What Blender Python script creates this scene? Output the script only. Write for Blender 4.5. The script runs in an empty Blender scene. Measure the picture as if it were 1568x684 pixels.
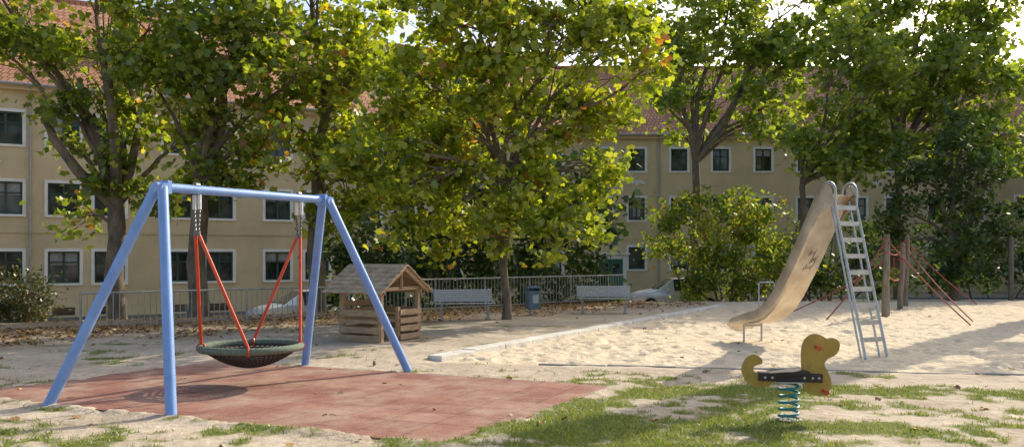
import bpy, math, random
import numpy as np
from mathutils import Vector, noise

random.seed(11)
rng = np.random.default_rng(11)
S = bpy.context.scene
COL = S.collection

# ------------------------------------------------------------------ helpers
def lerp(a, b, t): return a + (b - a) * t
def sst(a, b, x):
    t = min(1.0, max(0.0, (x - a) / (b - a)))
    return t * t * (3 - 2 * t)

def empty(name, loc=(0, 0, 0)):
    o = bpy.data.objects.new(name, None)
    o.location = loc
    o.empty_display_size = .3
    COL.objects.link(o)
    return o

class MB:
    def __init__(s): s.v = []; s.f = []; s.m = []
    def face(s, pts, mi=0):
        n = len(s.v); s.v += [tuple(p) for p in pts]; s.f.append(tuple(range(n, n + len(pts)))); s.m.append(mi)
    def box(s, c, size, ax=(1, 0, 0), ay=(0, 1, 0), az=(0, 0, 1), mi=0):
        c = Vector(c); ax = Vector(ax).normalized() * size[0] / 2; ay = Vector(ay).normalized() * size[1] / 2; az = Vector(az).normalized() * size[2] / 2
        n = len(s.v)
        for i in (-1, 1):
            for j in (-1, 1):
                for k in (-1, 1):
                    s.v.append(tuple(c + ax * i + ay * j + az * k))
        for f in ((0, 1, 3, 2), (4, 6, 7, 5), (0, 4, 5, 1), (2, 3, 7, 6), (0, 2, 6, 4), (1, 5, 7, 3)):
            s.f.append(tuple(n + q for q in f)); s.m.append(mi)
    def beam(s, a, b, w, h, up=(0, 0, 1), mi=0):
        a = Vector(a); b = Vector(b); d = b - a; L = d.length; d.normalize()
        u = Vector(up); side = d.cross(u)
        if side.length < 1e-4: side = d.cross(Vector((1, 0, 0)))
        side.normalize(); u = side.cross(d)
        s.box((a + b) / 2, (L, w, h), d, side, u, mi)
    def tube(s, pts, rad, seg=10, mi=0, cap=True, closed=False):
        pts = [Vector(p) for p in pts]; n = len(pts)
        if not hasattr(rad, '__len__'): rad = [rad] * n
        base = len(s.v); prev = None
        for i, p in enumerate(pts):
            if closed: t = pts[(i + 1) % n] - pts[i - 1]
            else: t = pts[min(i + 1, n - 1)] - pts[max(i - 1, 0)]
            t.normalize()
            if prev is None:
                a = t.orthogonal().normalized()
            else:
                a = prev - t * prev.dot(t)
                if a.length < 1e-5: a = t.orthogonal()
                a.normalize()
            prev = a; b = t.cross(a)
            for k in range(seg):
                an = 2 * math.pi * k / seg
                s.v.append(tuple(p + (a * math.cos(an) + b * math.sin(an)) * rad[i]))
        R = n if closed else n - 1
        for i in range(R):
            for k in range(seg):
                i2 = (i + 1) % n
                s.f.append((base + i * seg + k, base + i * seg + (k + 1) % seg, base + i2 * seg + (k + 1) % seg, base + i2 * seg + k)); s.m.append(mi)
        if cap and not closed:
            s.f.append(tuple(base + k for k in reversed(range(seg)))); s.m.append(mi)
            s.f.append(tuple(base + (n - 1) * seg + k for k in range(seg))); s.m.append(mi)
    def obj(s, name, mats, parent=None, smooth=False, bevel=0):
        me = bpy.data.meshes.new(name); me.from_pydata(s.v, [], s.f)
        if not isinstance(mats, (list, tuple)): mats = [mats]
        for m in mats: me.materials.append(m)
        me.polygons.foreach_set('material_index', s.m)
        me.update()
        if smooth:
            me.polygons.foreach_set('use_smooth', [True] * len(me.polygons))
            try: me.set_sharp_from_angle(angle=math.radians(40))
            except Exception: pass
        o = bpy.data.objects.new(name, me); COL.objects.link(o)
        if parent: o.parent = parent
        if bevel:
            b = o.modifiers.new('b', 'BEVEL'); b.width = bevel; b.segments = 2; b.limit_method = 'ANGLE'; b.angle_limit = math.radians(40)
        return o

# ------------------------------------------------------------------ materials
def newmat(name):
    m = bpy.data.materials.new(name); m.use_nodes = True
    nt = m.node_tree; bs = nt.nodes['Principled BSDF']
    return m, nt, bs

def mat(name, c1, c2=None, rough=.6, metal=0., scale=5., bump=0., bscale=None, spec=None, stretch=None, detail=6):
    m, nt, bs = newmat(name); N = nt.nodes; L = nt.links
    bs.inputs['Roughness'].default_value = rough; bs.inputs['Metallic'].default_value = metal
    if spec is not None: bs.inputs['Specular IOR Level'].default_value = spec
    tc = N.new('ShaderNodeTexCoord'); mp = N.new('ShaderNodeMapping'); L.new(tc.outputs['Object'], mp.inputs[0])
    if stretch: mp.inputs['Scale'].default_value = stretch
    no = N.new('ShaderNodeTexNoise'); no.inputs['Scale'].default_value = scale; no.inputs['Detail'].default_value = detail; no.inputs['Roughness'].default_value = .65
    L.new(mp.outputs[0], no.inputs['Vector'])
    if c2 is None: c2 = tuple(x * .75 for x in c1)
    r = N.new('ShaderNodeValToRGB'); r.color_ramp.elements[0].position = .35; r.color_ramp.elements[1].position = .65
    r.color_ramp.elements[0].color = (*c2, 1); r.color_ramp.elements[1].color = (*c1, 1)
    L.new(no.outputs['Fac'], r.inputs[0]); L.new(r.outputs[0], bs.inputs['Base Color'])
    mr = N.new('ShaderNodeMapRange'); mr.inputs[3].default_value = max(0, rough - .1); mr.inputs[4].default_value = min(1, rough + .12)
    L.new(no.outputs['Fac'], mr.inputs[0]); L.new(mr.outputs[0], bs.inputs['Roughness'])
    if bump:
        n2 = N.new('ShaderNodeTexNoise'); n2.inputs['Scale'].default_value = bscale or scale * 4; n2.inputs['Detail'].default_value = 5
        L.new(mp.outputs[0], n2.inputs['Vector'])
        b = N.new('ShaderNodeBump'); b.inputs['Strength'].default_value = bump; b.inputs['Distance'].default_value = .02
        L.new(n2.outputs['Fac'], b.inputs['Height']); L.new(b.outputs[0], bs.inputs['Normal'])
    return m

def leafmat(name, cols, trans=.5, tboost=1.6):
    """cols: list of (pos,(r,g,b)) over random-per-leaf"""
    m, nt, bs = newmat(name); N = nt.nodes; L = nt.links
    N.remove(bs)
    ge = N.new('ShaderNodeNewGeometry')
    tc = N.new('ShaderNodeTexCoord'); no = N.new('ShaderNodeTexNoise'); no.inputs['Scale'].default_value = .55; no.inputs['Detail'].default_value = 2
    L.new(tc.outputs['Object'], no.inputs['Vector'])
    ad = N.new('ShaderNodeMath'); ad.operation = 'MULTIPLY_ADD'; ad.inputs[1].default_value = .8; ad.inputs[2].default_value = -.42
    L.new(no.outputs['Fac'], ad.inputs[0])
    a2 = N.new('ShaderNodeMath'); a2.operation = 'ADD'; a2.use_clamp = True
    L.new(ad.outputs[0], a2.inputs[0]); L.new(ge.outputs['Random Per Island'], a2.inputs[1])
    r = N.new('ShaderNodeValToRGB'); el = r.color_ramp.elements
    el[0].position = cols[0][0]; el[0].color = (*cols[0][1], 1); el[1].position = cols[-1][0]; el[1].color = (*cols[-1][1], 1)
    for p, c in cols[1:-1]:
        e = el.new(p); e.color = (*c, 1)
    L.new(a2.outputs[0], r.inputs[0])
    df = N.new('ShaderNodeBsdfDiffuse'); L.new(r.outputs[0], df.inputs[0])
    tr = N.new('ShaderNodeBsdfTranslucent')
    mx = N.new('ShaderNodeMix'); mx.data_type = 'RGBA'; mx.blend_type = 'MULTIPLY'; mx.inputs[0].default_value = 1
    L.new(r.outputs[0], mx.inputs[6]); mx.inputs[7].default_value = (tboost * 1.22, tboost * 1.15, tboost * .38, 1)
    L.new(mx.outputs[2], tr.inputs[0])
    ms = N.new('ShaderNodeMixShader'); ms.inputs[0].default_value = trans
    L.new(df.outputs[0], ms.inputs[1]); L.new(tr.outputs[0], ms.inputs[2])
    gl = N.new('ShaderNodeBsdfGlossy'); gl.inputs['Roughness'].default_value = .42; gl.inputs['Color'].default_value = (.9, .9, .85, 1)
    m2 = N.new('ShaderNodeMixShader'); m2.inputs[0].default_value = .05
    L.new(ms.outputs[0], m2.inputs[1]); L.new(gl.outputs[0], m2.inputs[2])
    L.new(m2.outputs[0], N['Material Output'].inputs['Surface'])
    return m

M_blue = mat('blue_paint', (.23, .39, .74), (.18, .32, .64), rough=.40, scale=3, bump=.04, bscale=60)
M_red = mat('red_rod_paint', (.68, .09, .03), (.55, .06, .02), rough=.4, scale=8)
M_rope = mat('green_rope', (.22, .27, .20), (.11, .14, .10), rough=.9, scale=40, bump=.6, bscale=120)
M_net = mat('dark_net_rope', (.050, .036, .030), (.028, .022, .02), rough=.9, scale=30)
M_galv = mat('galvanised_steel', (.5, .52, .53), (.36, .38, .4), rough=.38, metal=.8, scale=12)
M_fence = mat('fence_steel', (.42, .42, .40), (.28, .28, .26), rough=.5, metal=.4, scale=6)
M_ssteel = mat('stainless_steel', (.74, .65, .53), (.48, .40, .31), rough=.30, metal=.7, scale=2.2, bump=.06, bscale=8)  # tan tint puts the sand's reflection into the steel colour
M_scrib = mat('graffiti_marker', (.14, .10, .07), (.10, .07, .05), rough=.7)
M_white = mat('white_plastic', (.75, .75, .72), rough=.5)
M_wood = mat('weathered_wood', (.50, .35, .21), (.30, .20, .12), rough=.85, scale=6, bump=.5, bscale=30, stretch=(1, 1, 5))
M_wood2 = mat('roof_board_wood', (.54, .41, .26), (.29, .21, .13), rough=.85, scale=7, bump=.5, bscale=30)
M_post = mat('robinia_post_wood', (.30, .25, .19), (.16, .13, .10), rough=.85, scale=4, bump=.6, bscale=20, stretch=(4, 4, .7))
M_ropered = mat('red_climbing_rope', (.40, .10, .07), (.28, .06, .05), rough=.85, scale=30)
M_bark = mat('plane_bark', (.23, .185, .125), (.085, .066, .048), rough=.9, scale=3.2, bump=.7, bscale=9, stretch=(1, 1, .5))
M_stucco = mat('ochre_stucco', (.68, .545, .32), (.55, .44, .25), rough=.95, scale=.55, bump=.25, bscale=25, detail=9)
M_plinth = mat('grey_plinth', (.25, .23, .19), (.17, .155, .13), rough=.95, scale=1.2, bump=.3, bscale=20)
M_trim = mat('white_window_surround', (.86, .84, .78), (.74, .71, .64), rough=.8, scale=2)
M_gframe = mat('dark_green_frame', (.03, .085, .06), (.02, .06, .045), rough=.45)
M_door = mat('green_door', (.03, .15, .10), (.02, .11, .08), rough=.4)
M_conc = mat('concrete_edging', (.74, .71, .65), (.54, .51, .45), rough=.9, scale=4, bump=.4, bscale=40)
M_conc2 = mat('weathered_edging', (.42, .38, .32), (.28, .25, .21), rough=.9, scale=4, bump=.4, bscale=40)
M_asph = mat('asphalt', (.075, .073, .07), (.045, .045, .045), rough=.9, scale=3, bump=.3, bscale=80)
M_carw = mat('silver_car_paint', (.65, .67, .7), (.6, .62, .65), rough=.22, metal=.3, scale=2)
M_tyre = mat('tyre_rubber', (.02, .02, .02), rough=.8)
M_binblue = mat('bin_blue_grey', (.12, .19, .27), (.08, .13, .20), rough=.5, scale=7)
M_sticker = mat('bin_sticker', (.6, .6, .55), (.3, .35, .4), rough=.5, scale=30)
M_dog = mat('ochre_panel', (.50, .33, .065), (.40, .25, .045), rough=.55, scale=9, bump=.08, bscale=40)
M_black = mat('black_rubber', (.05, .04, .036), (.025, .02, .018), rough=.6, scale=20)
M_teal = mat('teal_spring_paint', (.02, .28, .29), (.015, .20, .22), rough=.35)
M_chain = mat('chain_steel', (.25, .25, .25), (.15, .15, .15), rough=.45, metal=.8, scale=30)
M_bench = mat('bench_metal_mesh', (.58, .59, .60), (.46, .47, .48), rough=.5, metal=.2, scale=20)
M_relief = mat('stucco_relief', (.78, .76, .7), (.6, .56, .48), rough=.9, scale=10)

def glass():
    m, nt, bs = newmat('window_glass')
    N = nt.nodes; L = nt.links
    tc = N.new('ShaderNodeTexCoord'); no = N.new('ShaderNodeTexNoise'); no.inputs['Scale'].default_value = .8
    L.new(tc.outputs['Object'], no.inputs['Vector'])
    r = N.new('ShaderNodeValToRGB'); r.color_ramp.elements[0].color = (.012, .016, .015, 1); r.color_ramp.elements[1].color = (.13, .14, .13, 1)
    r.color_ramp.elements[0].position = .42; r.color_ramp.elements[1].position = .75
    L.new(no.outputs['Fac'], r.inputs[0]); L.new(r.outputs[0], bs.inputs['Base Color'])
    bs.inputs['Roughness'].default_value = .06; bs.inputs['Specular IOR Level'].default_value = .7
    return m
M_glass = glass()

def tiles():
    m, nt, bs = newmat('clay_roof_tiles'); N = nt.nodes; L = nt.links
    tc = N.new('ShaderNodeTexCoord'); sp = N.new('ShaderNodeSeparateXYZ'); L.new(tc.outputs['Object'], sp.inputs[0])
    cb = N.new('ShaderNodeCombineXYZ'); L.new(sp.outputs[0], cb.inputs[0])
    mu = N.new('ShaderNodeMath'); mu.operation = 'MULTIPLY'; mu.inputs[1].default_value = 1.4; L.new(sp.outputs[2], mu.inputs[0]); L.new(mu.outputs[0], cb.inputs[1])
    br = N.new('ShaderNodeTexBrick'); br.inputs['Scale'].default_value = 1; br.inputs['Brick Width'].default_value = .22; br.inputs['Row Height'].default_value = .30
    br.inputs['Mortar Size'].default_value = .02; br.inputs['Color1'].default_value = (.70, .37, .22, 1); br.inputs['Color2'].default_value = (.56, .27, .16, 1); br.inputs['Mortar'].default_value = (.22, .11, .07, 1)
    L.new(cb.outputs[0], br.inputs['Vector'])
    no = N.new('ShaderNodeTexNoise'); no.inputs['Scale'].default_value = .7; no.inputs['Detail'].default_value = 7; L.new(tc.outputs['Object'], no.inputs['Vector'])
    mx = N.new('ShaderNodeMix'); mx.data_type = 'RGBA'; mx.blend_type = 'MULTIPLY'
    L.new(br.outputs['Color'], mx.inputs[6]); r = N.new('ShaderNodeValToRGB'); r.color_ramp.elements[0].position = .3; r.color_ramp.elements[0].color = (.6, .55, .5, 1); r.color_ramp.elements[1].position = .7; r.color_ramp.elements[1].color = (1.1, 1.05, 1, 1)
    L.new(no.outputs['Fac'], r.inputs[0]); L.new(r.outputs[0], mx.inputs[7]); mx.inputs[0].default_value = 1
    L.new(mx.outputs[2], bs.inputs['Base Color']); bs.inputs['Roughness'].default_value = .85
    b = N.new('ShaderNodeBump'); b.inputs['Distance'].default_value = .03; b.inputs['Strength'].default_value = .7; b.invert = True
    L.new(br.outputs['Fac'], b.inputs['Height']); L.new(b.outputs[0], bs.inputs['Normal'])
    return m
M_tiles = tiles()

def ground_material():
    m, nt, bs = newmat('ground_soil_sand_grass'); N = nt.nodes; L = nt.links
    at = N.new('ShaderNodeAttribute'); at.attribute_name = 'mask'
    sp = N.new('ShaderNodeSeparateColor'); L.new(at.outputs['Color'], sp.inputs[0])
    tc = N.new('ShaderNodeTexCoord')
    def noi(s, d=6, r=.65):
        n = N.new('ShaderNodeTexNoise'); n.inputs['Scale'].default_value = s; n.inputs['Detail'].default_value = d; n.inputs['Roughness'].default_value = r
        L.new(tc.outputs['Object'], n.inputs['Vector']); return n
    def ramp(src, a, ca, b, cb):
        r = N.new('ShaderNodeValToRGB'); r.color_ramp.elements[0].position = a; r.color_ramp.elements[1].position = b
        r.color_ramp.elements[0].color = (*ca, 1); r.color_ramp.elements[1].color = (*cb, 1); L.new(src, r.inputs[0]); return r
    def mix(f, a, b, mode='MIX'):
        x = N.new('ShaderNodeMix'); x.data_type = 'RGBA'; x.blend_type = mode
        if isinstance(f, float): x.inputs[0].default_value = f
        else: L.new(f, x.inputs[0])
        L.new(a, x.inputs[6]); L.new(b, x.inputs[7]); return x.outputs[2]
    n1 = noi(.9, 8); n2 = noi(9, 8); n3 = noi(60, 4)
    soil = ramp(n1.outputs['Fac'], .35, (.47, .385, .29), .65, (.66, .57, .45))
    soil2 = ramp(n2.outputs['Fac'], .3, (.70, .68, .66), .7, (1.05, 1.04, 1.02))
    base = mix(1.0, soil.outputs[0], soil2.outputs[0], 'MULTIPLY')
    sand = ramp(n2.outputs['Fac'], .3, (.60, .485, .335), .7, (.78, .665, .495))
    base = mix(sp.outputs[1], base, sand.outputs[0])
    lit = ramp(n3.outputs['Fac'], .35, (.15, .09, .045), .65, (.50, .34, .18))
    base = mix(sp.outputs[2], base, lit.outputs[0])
    gr = ramp(n3.outputs['Fac'], .3, (.06, .09, .02), .7, (.22, .25, .07))
    base = mix(sp.outputs[0], base, gr.outputs[0])
    L.new(base, bs.inputs['Base Color']); bs.inputs['Roughness'].default_value = .95; bs.inputs['Specular IOR Level'].default_value = .15
    b1 = N.new('ShaderNodeBump'); b1.inputs['Distance'].default_value = .06; b1.inputs['Strength'].default_value = .8; n4 = noi(4.5, 5)
    L.new(n4.outputs['Fac'], b1.inputs['Height'])
    b2 = N.new('ShaderNodeBump'); b2.inputs['Distance'].default_value = .012; b2.inputs['Strength'].default_value = .6
    L.new(n3.outputs['Fac'], b2.inputs['Height']); L.new(b1.outputs[0], b2.inputs['Normal']); L.new(b2.outputs[0], bs.inputs['Normal'])
    return m
M_ground = ground_material()

# ------------------------------------------------------------------ terrain
def tz(x, y):
    xc = min(4, max(-12, x))
    t = y - (27 + .6 * xc)
    amp = lerp(1.25, .6, sst(4, 14, x))
    return -amp * sst(0, 12, t)

def fence_y(x): return 26.4 + .87 * x

# rubber mat corner + edge vectors
mo = Vector((-4.6, 13.2)); mu_ = Vector((5.95, -2.6)); mv_ = Vector((-1.95, -3.25))
_det = mu_.x * mv_.y - mu_.y * mv_.x
_lu, _lv = mu_.length, mv_.length
def mat_in(x, y):
    """distance inside the mat (negative outside)"""
    px_, py_ = x - mo.x, y - mo.y
    a = (px_ * mv_.y - py_ * mv_.x) / _det; b = (mu_.x * py_ - mu_.y * px_) / _det
    return min(a * _lu, (1 - a) * _lu, b * _lv, (1 - b) * _lv)
def mat_over(x, y):
    """width of the soil and sand that has crept over the edge of the mat here"""
    return .03 + .16 * noise.noise(Vector((x * 1.3, y * 1.3, 20))) + .10 * noise.noise(Vector((x * 4.5, y * 4.5, 21)))

def sandside(x, y):
    dx, dy = 8.03, 14.1; L = math.hypot(dx, dy)
    s1 = ((x + 1.23) * dy - (y - 13.4) * dx) / L
    s2 = (y - (12.9 - .178 * (x - .06)))
    s3 = 30.5 - y
    s4 = 16.5 - x
    return min(s1, s2, s3, s4)

GR = [(1.3, 8.3, 2.3, 2.2, 1.15), (-4.2, 7.7, 3.2, 1.0, .65), (5.8, 9.9, 2.4, .6, .95), (3.3, 10.3, 1.0, .5, .6), (5.2, 8.0, 3, .8, .3), (-6, 14.3, 3, .7, .4), (1.4, 11.3, 2.0, .4, .55), (-1, 14, 2, .5, .3), (-7, 10.4, 1.0, 1.5, .4), (0, 6.0, 8, 1.0, .6)]
def grass(x, y):
    if y > 20 : return 0
    if 7 < y < 14 and x < 2 and mat_in(x, y) > mat_over(x, y): return 0
    b = -.60
    for cx, cy, rx, ry, w in GR:
        q = ((x - cx) / rx) ** 2 + ((y - cy) / ry) ** 2
        b += w * math.exp(-q * .8)
    if sandside(x, y) > -.1: b -= 1
    n = noise.noise(Vector((x * .9, y * 1.3, 3))) * 1.1 + noise.noise(Vector((x * 3.1, y * 3.6, 9))) * .9 + noise.noise(Vector((x * 9, y * 9, 1))) * .5
    return sst(-.12, .45, b + n)

def frange(a, b, s):
    n = max(1, int(round((b - a) / s))); return [a + (b - a) * i / n for i in range(n)]
xs = [-600, -250, -120, -80, -60] + frange(-45, -16, 1.2) + frange(-16, -8, .4) + frange(-8, 2, .05) + frange(2, 9, .07) + frange(9, 18, .12) + frange(18, 45, 1.2) + [45, 60, 90, 140, 300, 600]
ys = [-100, -40, -15, -5, 0] + frange(2, 6.4, .4) + frange(6.4, 13.4, .05) + frange(13.4, 20, .08) + frange(20, 31, .14) + frange(31, 55, 1) + [55, 60, 80, 120, 200, 400, 900]
# footprints in the sand
FP = {}
for _ in range(2600):
    x = random.uniform(-1, 15); y = random.uniform(11.5, 29)
    if sandside(x, y) < .1: continue
    a = random.uniform(0, 6.28)
    fp = (x, y, math.cos(a), math.sin(a), random.uniform(.5, 1.2))
    for gx in (-1, 0, 1):
        for gy in (-1, 0, 1): FP.setdefault((int(x * 2) + gx, int(y * 2) + gy), []).append(fp)
def fprint(x, y):
    d = 0
    for (fx, fy, c, s, w) in FP.get((int(x * 2), int(y * 2)), ()):
        u = (x - fx) * c + (y - fy) * s; v = -(x - fx) * s + (y - fy) * c
        q = (u / .17) ** 2 + (v / .085) ** 2
        if q < 5: d += w * (-.04 * math.exp(-q * 1.3) + .016 * math.exp(-(math.sqrt(q) - 1.5) ** 2 * 4))
    return d
nx, ny = len(xs), len(ys)
V = np.zeros((ny, nx, 3)); C = np.zeros((ny, nx, 4)); C[..., 3] = 1
for j, y in enumerate(ys):
    for i, x in enumerate(xs):
        z = tz(x, y); g = s = l = 0
        if -16 <= x <= 18.5 and 6 <= y <= 32:
            sd = sandside(x, y); s = sst(-.25, .25, sd)
            g = grass(x, y)
            z += .015 * noise.noise(Vector((x * .8, y * .8, 5)))
            if s > 0:
                a = noise.noise(Vector((x * 2.2, y * 2.2, 0))); b = noise.noise(Vector((x * 5.5, y * 5.5, 4)))
                z += s * (.035 * a + .02 * b - .02 + fprint(x, y))
            else:
                z += .006 * noise.noise(Vector((x * 6, y * 6, 7)))
            if x < 2 and 7 < y < 14:
                di = mat_in(x, y)
                if di > -.15:
                    ov = mat_over(x, y)
                    if di > ov: z = -.006
                    elif ov > 0: z = max(z, lerp(.004, .026, sst(-.15, 0, di)))
                    else: z = min(z, -.002)
            if x < 5.5:
                t = fence_y(x) - y
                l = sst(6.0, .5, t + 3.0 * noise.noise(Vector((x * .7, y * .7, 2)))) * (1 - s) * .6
        if y > 6:
            t = y - fence_y(min(5, max(-12, x)))
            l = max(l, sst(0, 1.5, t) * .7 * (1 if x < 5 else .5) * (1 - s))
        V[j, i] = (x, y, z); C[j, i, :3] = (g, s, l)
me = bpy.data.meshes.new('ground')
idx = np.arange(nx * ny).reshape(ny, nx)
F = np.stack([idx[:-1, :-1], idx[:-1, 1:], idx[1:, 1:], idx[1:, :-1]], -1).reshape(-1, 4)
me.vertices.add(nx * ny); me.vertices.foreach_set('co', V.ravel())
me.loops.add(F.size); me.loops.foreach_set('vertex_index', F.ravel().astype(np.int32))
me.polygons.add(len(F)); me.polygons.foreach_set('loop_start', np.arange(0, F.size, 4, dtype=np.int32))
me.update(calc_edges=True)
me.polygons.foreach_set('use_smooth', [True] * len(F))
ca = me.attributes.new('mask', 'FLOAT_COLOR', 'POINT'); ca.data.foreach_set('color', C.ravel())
me.materials.append(M_ground)
COL.objects.link(bpy.data.objects.new('ground', me))

# ------------------------------------------------------------------ leaf meshes
T8 = np.array([(0, -.5), (.5, -.22), (.27, .04), (.42, .36), (0, .6), (-.42, .36), (-.27, .04), (-.5, -.22)])
T6 = np.array([(0, -.5), (.28, -.15), (.26, .2), (0, .55), (-.26, .2), (-.28, -.15)])
def leafmesh(name, P, size, m, tmpl=T8, up=.8, parent=None, fold=.35):
    n = len(P); K = len(tmpl)
    nrm = rng.normal(size=(n, 3)) * .75; nrm[:, 2] += up
    nrm /= np.linalg.norm(nrm, axis=1)[:, None]
    a = rng.normal(size=(n, 3)); a -= nrm * (a * nrm).sum(1)[:, None]; a /= np.linalg.norm(a, axis=1)[:, None]
    b = np.cross(nrm, a)
    sz = (size * rng.uniform(.65, 1.25, n))[:, None, None]
    tx = tmpl[:, 0][None, :, None]; ty = tmpl[:, 1][None, :, None]
    bend = -(np.abs(tmpl[:, 0]) * fold + .25 * tmpl[:, 1] ** 2)[None, :, None]
    X = P[:, None, :] + sz * (a[:, None, :] * tx + b[:, None, :] * ty + nrm[:, None, :] * bend)
    me = bpy.data.meshes.new(name)
    me.vertices.add(n * K); me.vertices.foreach_set('co', X.astype(np.float32).ravel())
    me.loops.add(n * K); me.loops.foreach_set('vertex_index', np.arange(n * K, dtype=np.int32))
    me.polygons.add(n); me.polygons.foreach_set('loop_start', np.arange(0, n * K, K, dtype=np.int32))
    me.update(calc_edges=True)
    me.materials.append(m)
    o = bpy.data.objects.new(name, me); COL.objects.link(o)
    if parent: o.parent = parent
    return o

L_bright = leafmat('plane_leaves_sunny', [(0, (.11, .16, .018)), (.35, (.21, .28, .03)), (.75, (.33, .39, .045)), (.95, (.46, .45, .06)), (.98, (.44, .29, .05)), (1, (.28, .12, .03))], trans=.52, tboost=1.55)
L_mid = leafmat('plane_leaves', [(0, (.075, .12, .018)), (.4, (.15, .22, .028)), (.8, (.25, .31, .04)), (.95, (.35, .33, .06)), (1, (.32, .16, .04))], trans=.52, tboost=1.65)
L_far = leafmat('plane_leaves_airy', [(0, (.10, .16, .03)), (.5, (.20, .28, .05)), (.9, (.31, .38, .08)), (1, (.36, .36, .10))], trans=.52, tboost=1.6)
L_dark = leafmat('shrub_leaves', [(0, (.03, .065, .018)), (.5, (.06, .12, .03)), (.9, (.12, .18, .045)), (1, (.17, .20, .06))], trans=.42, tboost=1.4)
L_redb = leafmat('reddish_shrub_leaves', [(0, (.04, .06, .02)), (.6, (.07, .09, .03)), (1, (.14, .09, .05))], trans=.35, tboost=1.2)

def crown_points(blobs, leaf, lai, csig=.30, flat=.65):
    out = []; clumps = []
    for (x, y, z, r) in blobs:
        N = int(lai * 2 * math.pi * r * r / (.5 * leaf * leaf))
        nc = max(5, int(9 * r * r / (csig / .3) ** 2))
        d = rng.normal(size=(nc, 3)); d /= np.linalg.norm(d, axis=1)[:, None]
        rad = r * (rng.uniform(.15, 1, nc) ** .5) * rng.uniform(.85, 1.2, nc)
        c = np.array([x, y, z]) + d * rad[:, None] * np.array([1, 1, .9])
        w = rng.uniform(.3, 1.6, nc); w /= w.sum()
        k = rng.choice(nc, size=N, p=w)
        sg = rng.uniform(.6, 1.35, nc) * csig
        p = c[k] + rng.normal(size=(N, 3)) * sg[k][:, None] * np.array([1, 1, flat])
        out.append(p); clumps.append((Vector((x, y, z)), c))
    return np.concatenate(out), clumps

def curve(a, b, sag=.1, n=6, wob=.06):
    a = Vector(a); b = Vector(b); L = (b - a).length; pts = []
    o = Vector((random.uniform(-1, 1), random.uniform(-1, 1), random.uniform(0, 1))) * L * wob
    for i in range(n + 1):
        t = i / n; p = a.lerp(b, t); p.z += math.sin(t * math.pi) * L * sag
        p += o * math.sin(t * math.pi * 2) + Vector((random.uniform(-1, 1), random.uniform(-1, 1), 0)) * L * wob * .3 * (0 < i < n)
        pts.append(p)
    return pts

def tree(name, x, y, r, fork, blobs, leaf, lai, m, csig=.3, tmpl=T8, trunkpts=None, twigs=True, leaf_up=.8, top=None):
    e = empty(name, (0, 0, 0)); z0 = tz(x, y)
    mb = MB()
    if trunkpts is None:
        trunkpts = [(x, y, z0 - .3), (x + .03, y, z0 + .4), (x - .08, y + .05, lerp(z0, fork, .4)), (x + .06, y - .05, lerp(z0, fork, .75)), (x, y, fork)]
    tp = []
    for i in range(len(trunkpts) - 1):
        for k in range(4): tp.append(Vector(trunkpts[i]).lerp(Vector(trunkpts[i + 1]), k / 4))
    tp.append(Vector(trunkpts[-1]))
    n = len(tp)
    rr = [r * (1.45 - .45 * min(1, i / 3)) * lerp(1, .7, i / n) * random.uniform(.95, 1.06) for i in range(n)]
    mb.tube(tp, rr, 12)
    P, cl = crown_points(blobs, leaf, lai, csig)
    for c, cs in cl:
        best = tp[-1]
        cand = [p for p in tp if p.z > lerp(z0, fork, .45) and p.z < c.z + .2]
        if cand: best = cand[-1] if c.z > fork else random.choice(cand[-3:])
        L = (c - best).length
        r0 = min(r * .62, .04 + .024 * L)
        pts = curve(best, c, sag=.10 if c.z > fork else .2, n=7)
        mb.tube(pts, [lerp(r0, .025, (i / 7) ** .8) for i in range(8)], 8)
        if twigs:
            for q in cs:
                s = pts[random.choice((3, 4, 5, 6, 7))]
                tw = curve(s, Vector(q), sag=.08, n=3, wob=.08)
                mb.tube(tw, [.024, .017, .011, .006], 5, cap=False)
    mb.obj('trunk_and_limbs', M_bark, e, smooth=True)
    leafmesh('crown_foliage', P, leaf, m, tmpl, up=leaf_up, parent=e)
    return e

def jit(bl, y0, s=1.0):
    return [(x, y0 + random.uniform(-s, s), z, r) for (x, z, r) in bl]

# left trees
tree('added_shadow_tree', -11.2, 24, .30, 3.0, jit([(-13.4, 7.9, 1.4), (-11.7, 7.2, 1.5), (-10.2, 7.9, 1.5), (-10.8, 5.3, 1.05), (-11.3, 4.0, .75), (-10.1, 3.6, .9), (-12.3, 2.7, .5), (-12.3, 6.0, .8), (-11.5, 10.0, 1.5), (-14.3, 9.4, 1.3), (-15.0, 7.6, .9), (-12.6, 4.9, .5), (-9.3, 5.0, .8)], 24, .9), .20, 1.45, L_mid)
tree('added_shadow_tree', -8.5, 23, .28, 3.6, jit([(-8.6, 7.6, 1.5), (-7.3, 6.5, 1.35), (-8.0, 4.9, 1.1), (-8.8, 3.9, .7), (-6.8, 7.6, 1.4), (-7.3, 3.6, .75), (-9.5, 6.2, .9), (-5.9, 6.4, 1.1), (-6.3, 4.6, .8), (-8, 9.6, 1.4)], 23, .9), .19, 1.45, L_mid)
tree('added_shadow_tree', -5.85, 25.5, .27, 4.6, jit([(-5.5, 7.4, 1.6), (-4.3, 8.1, 1.7), (-5.1, 5.3, 1.3), (-4.5, 3.7, 1.2), (-5.9, 3.0, .8), (-6.6, 5.8, .9), (-3.3, 5.5, 1.4), (-5.5, 10.2, 1.5)], 25.5, .9), .20, 1.5, L_bright)
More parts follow.
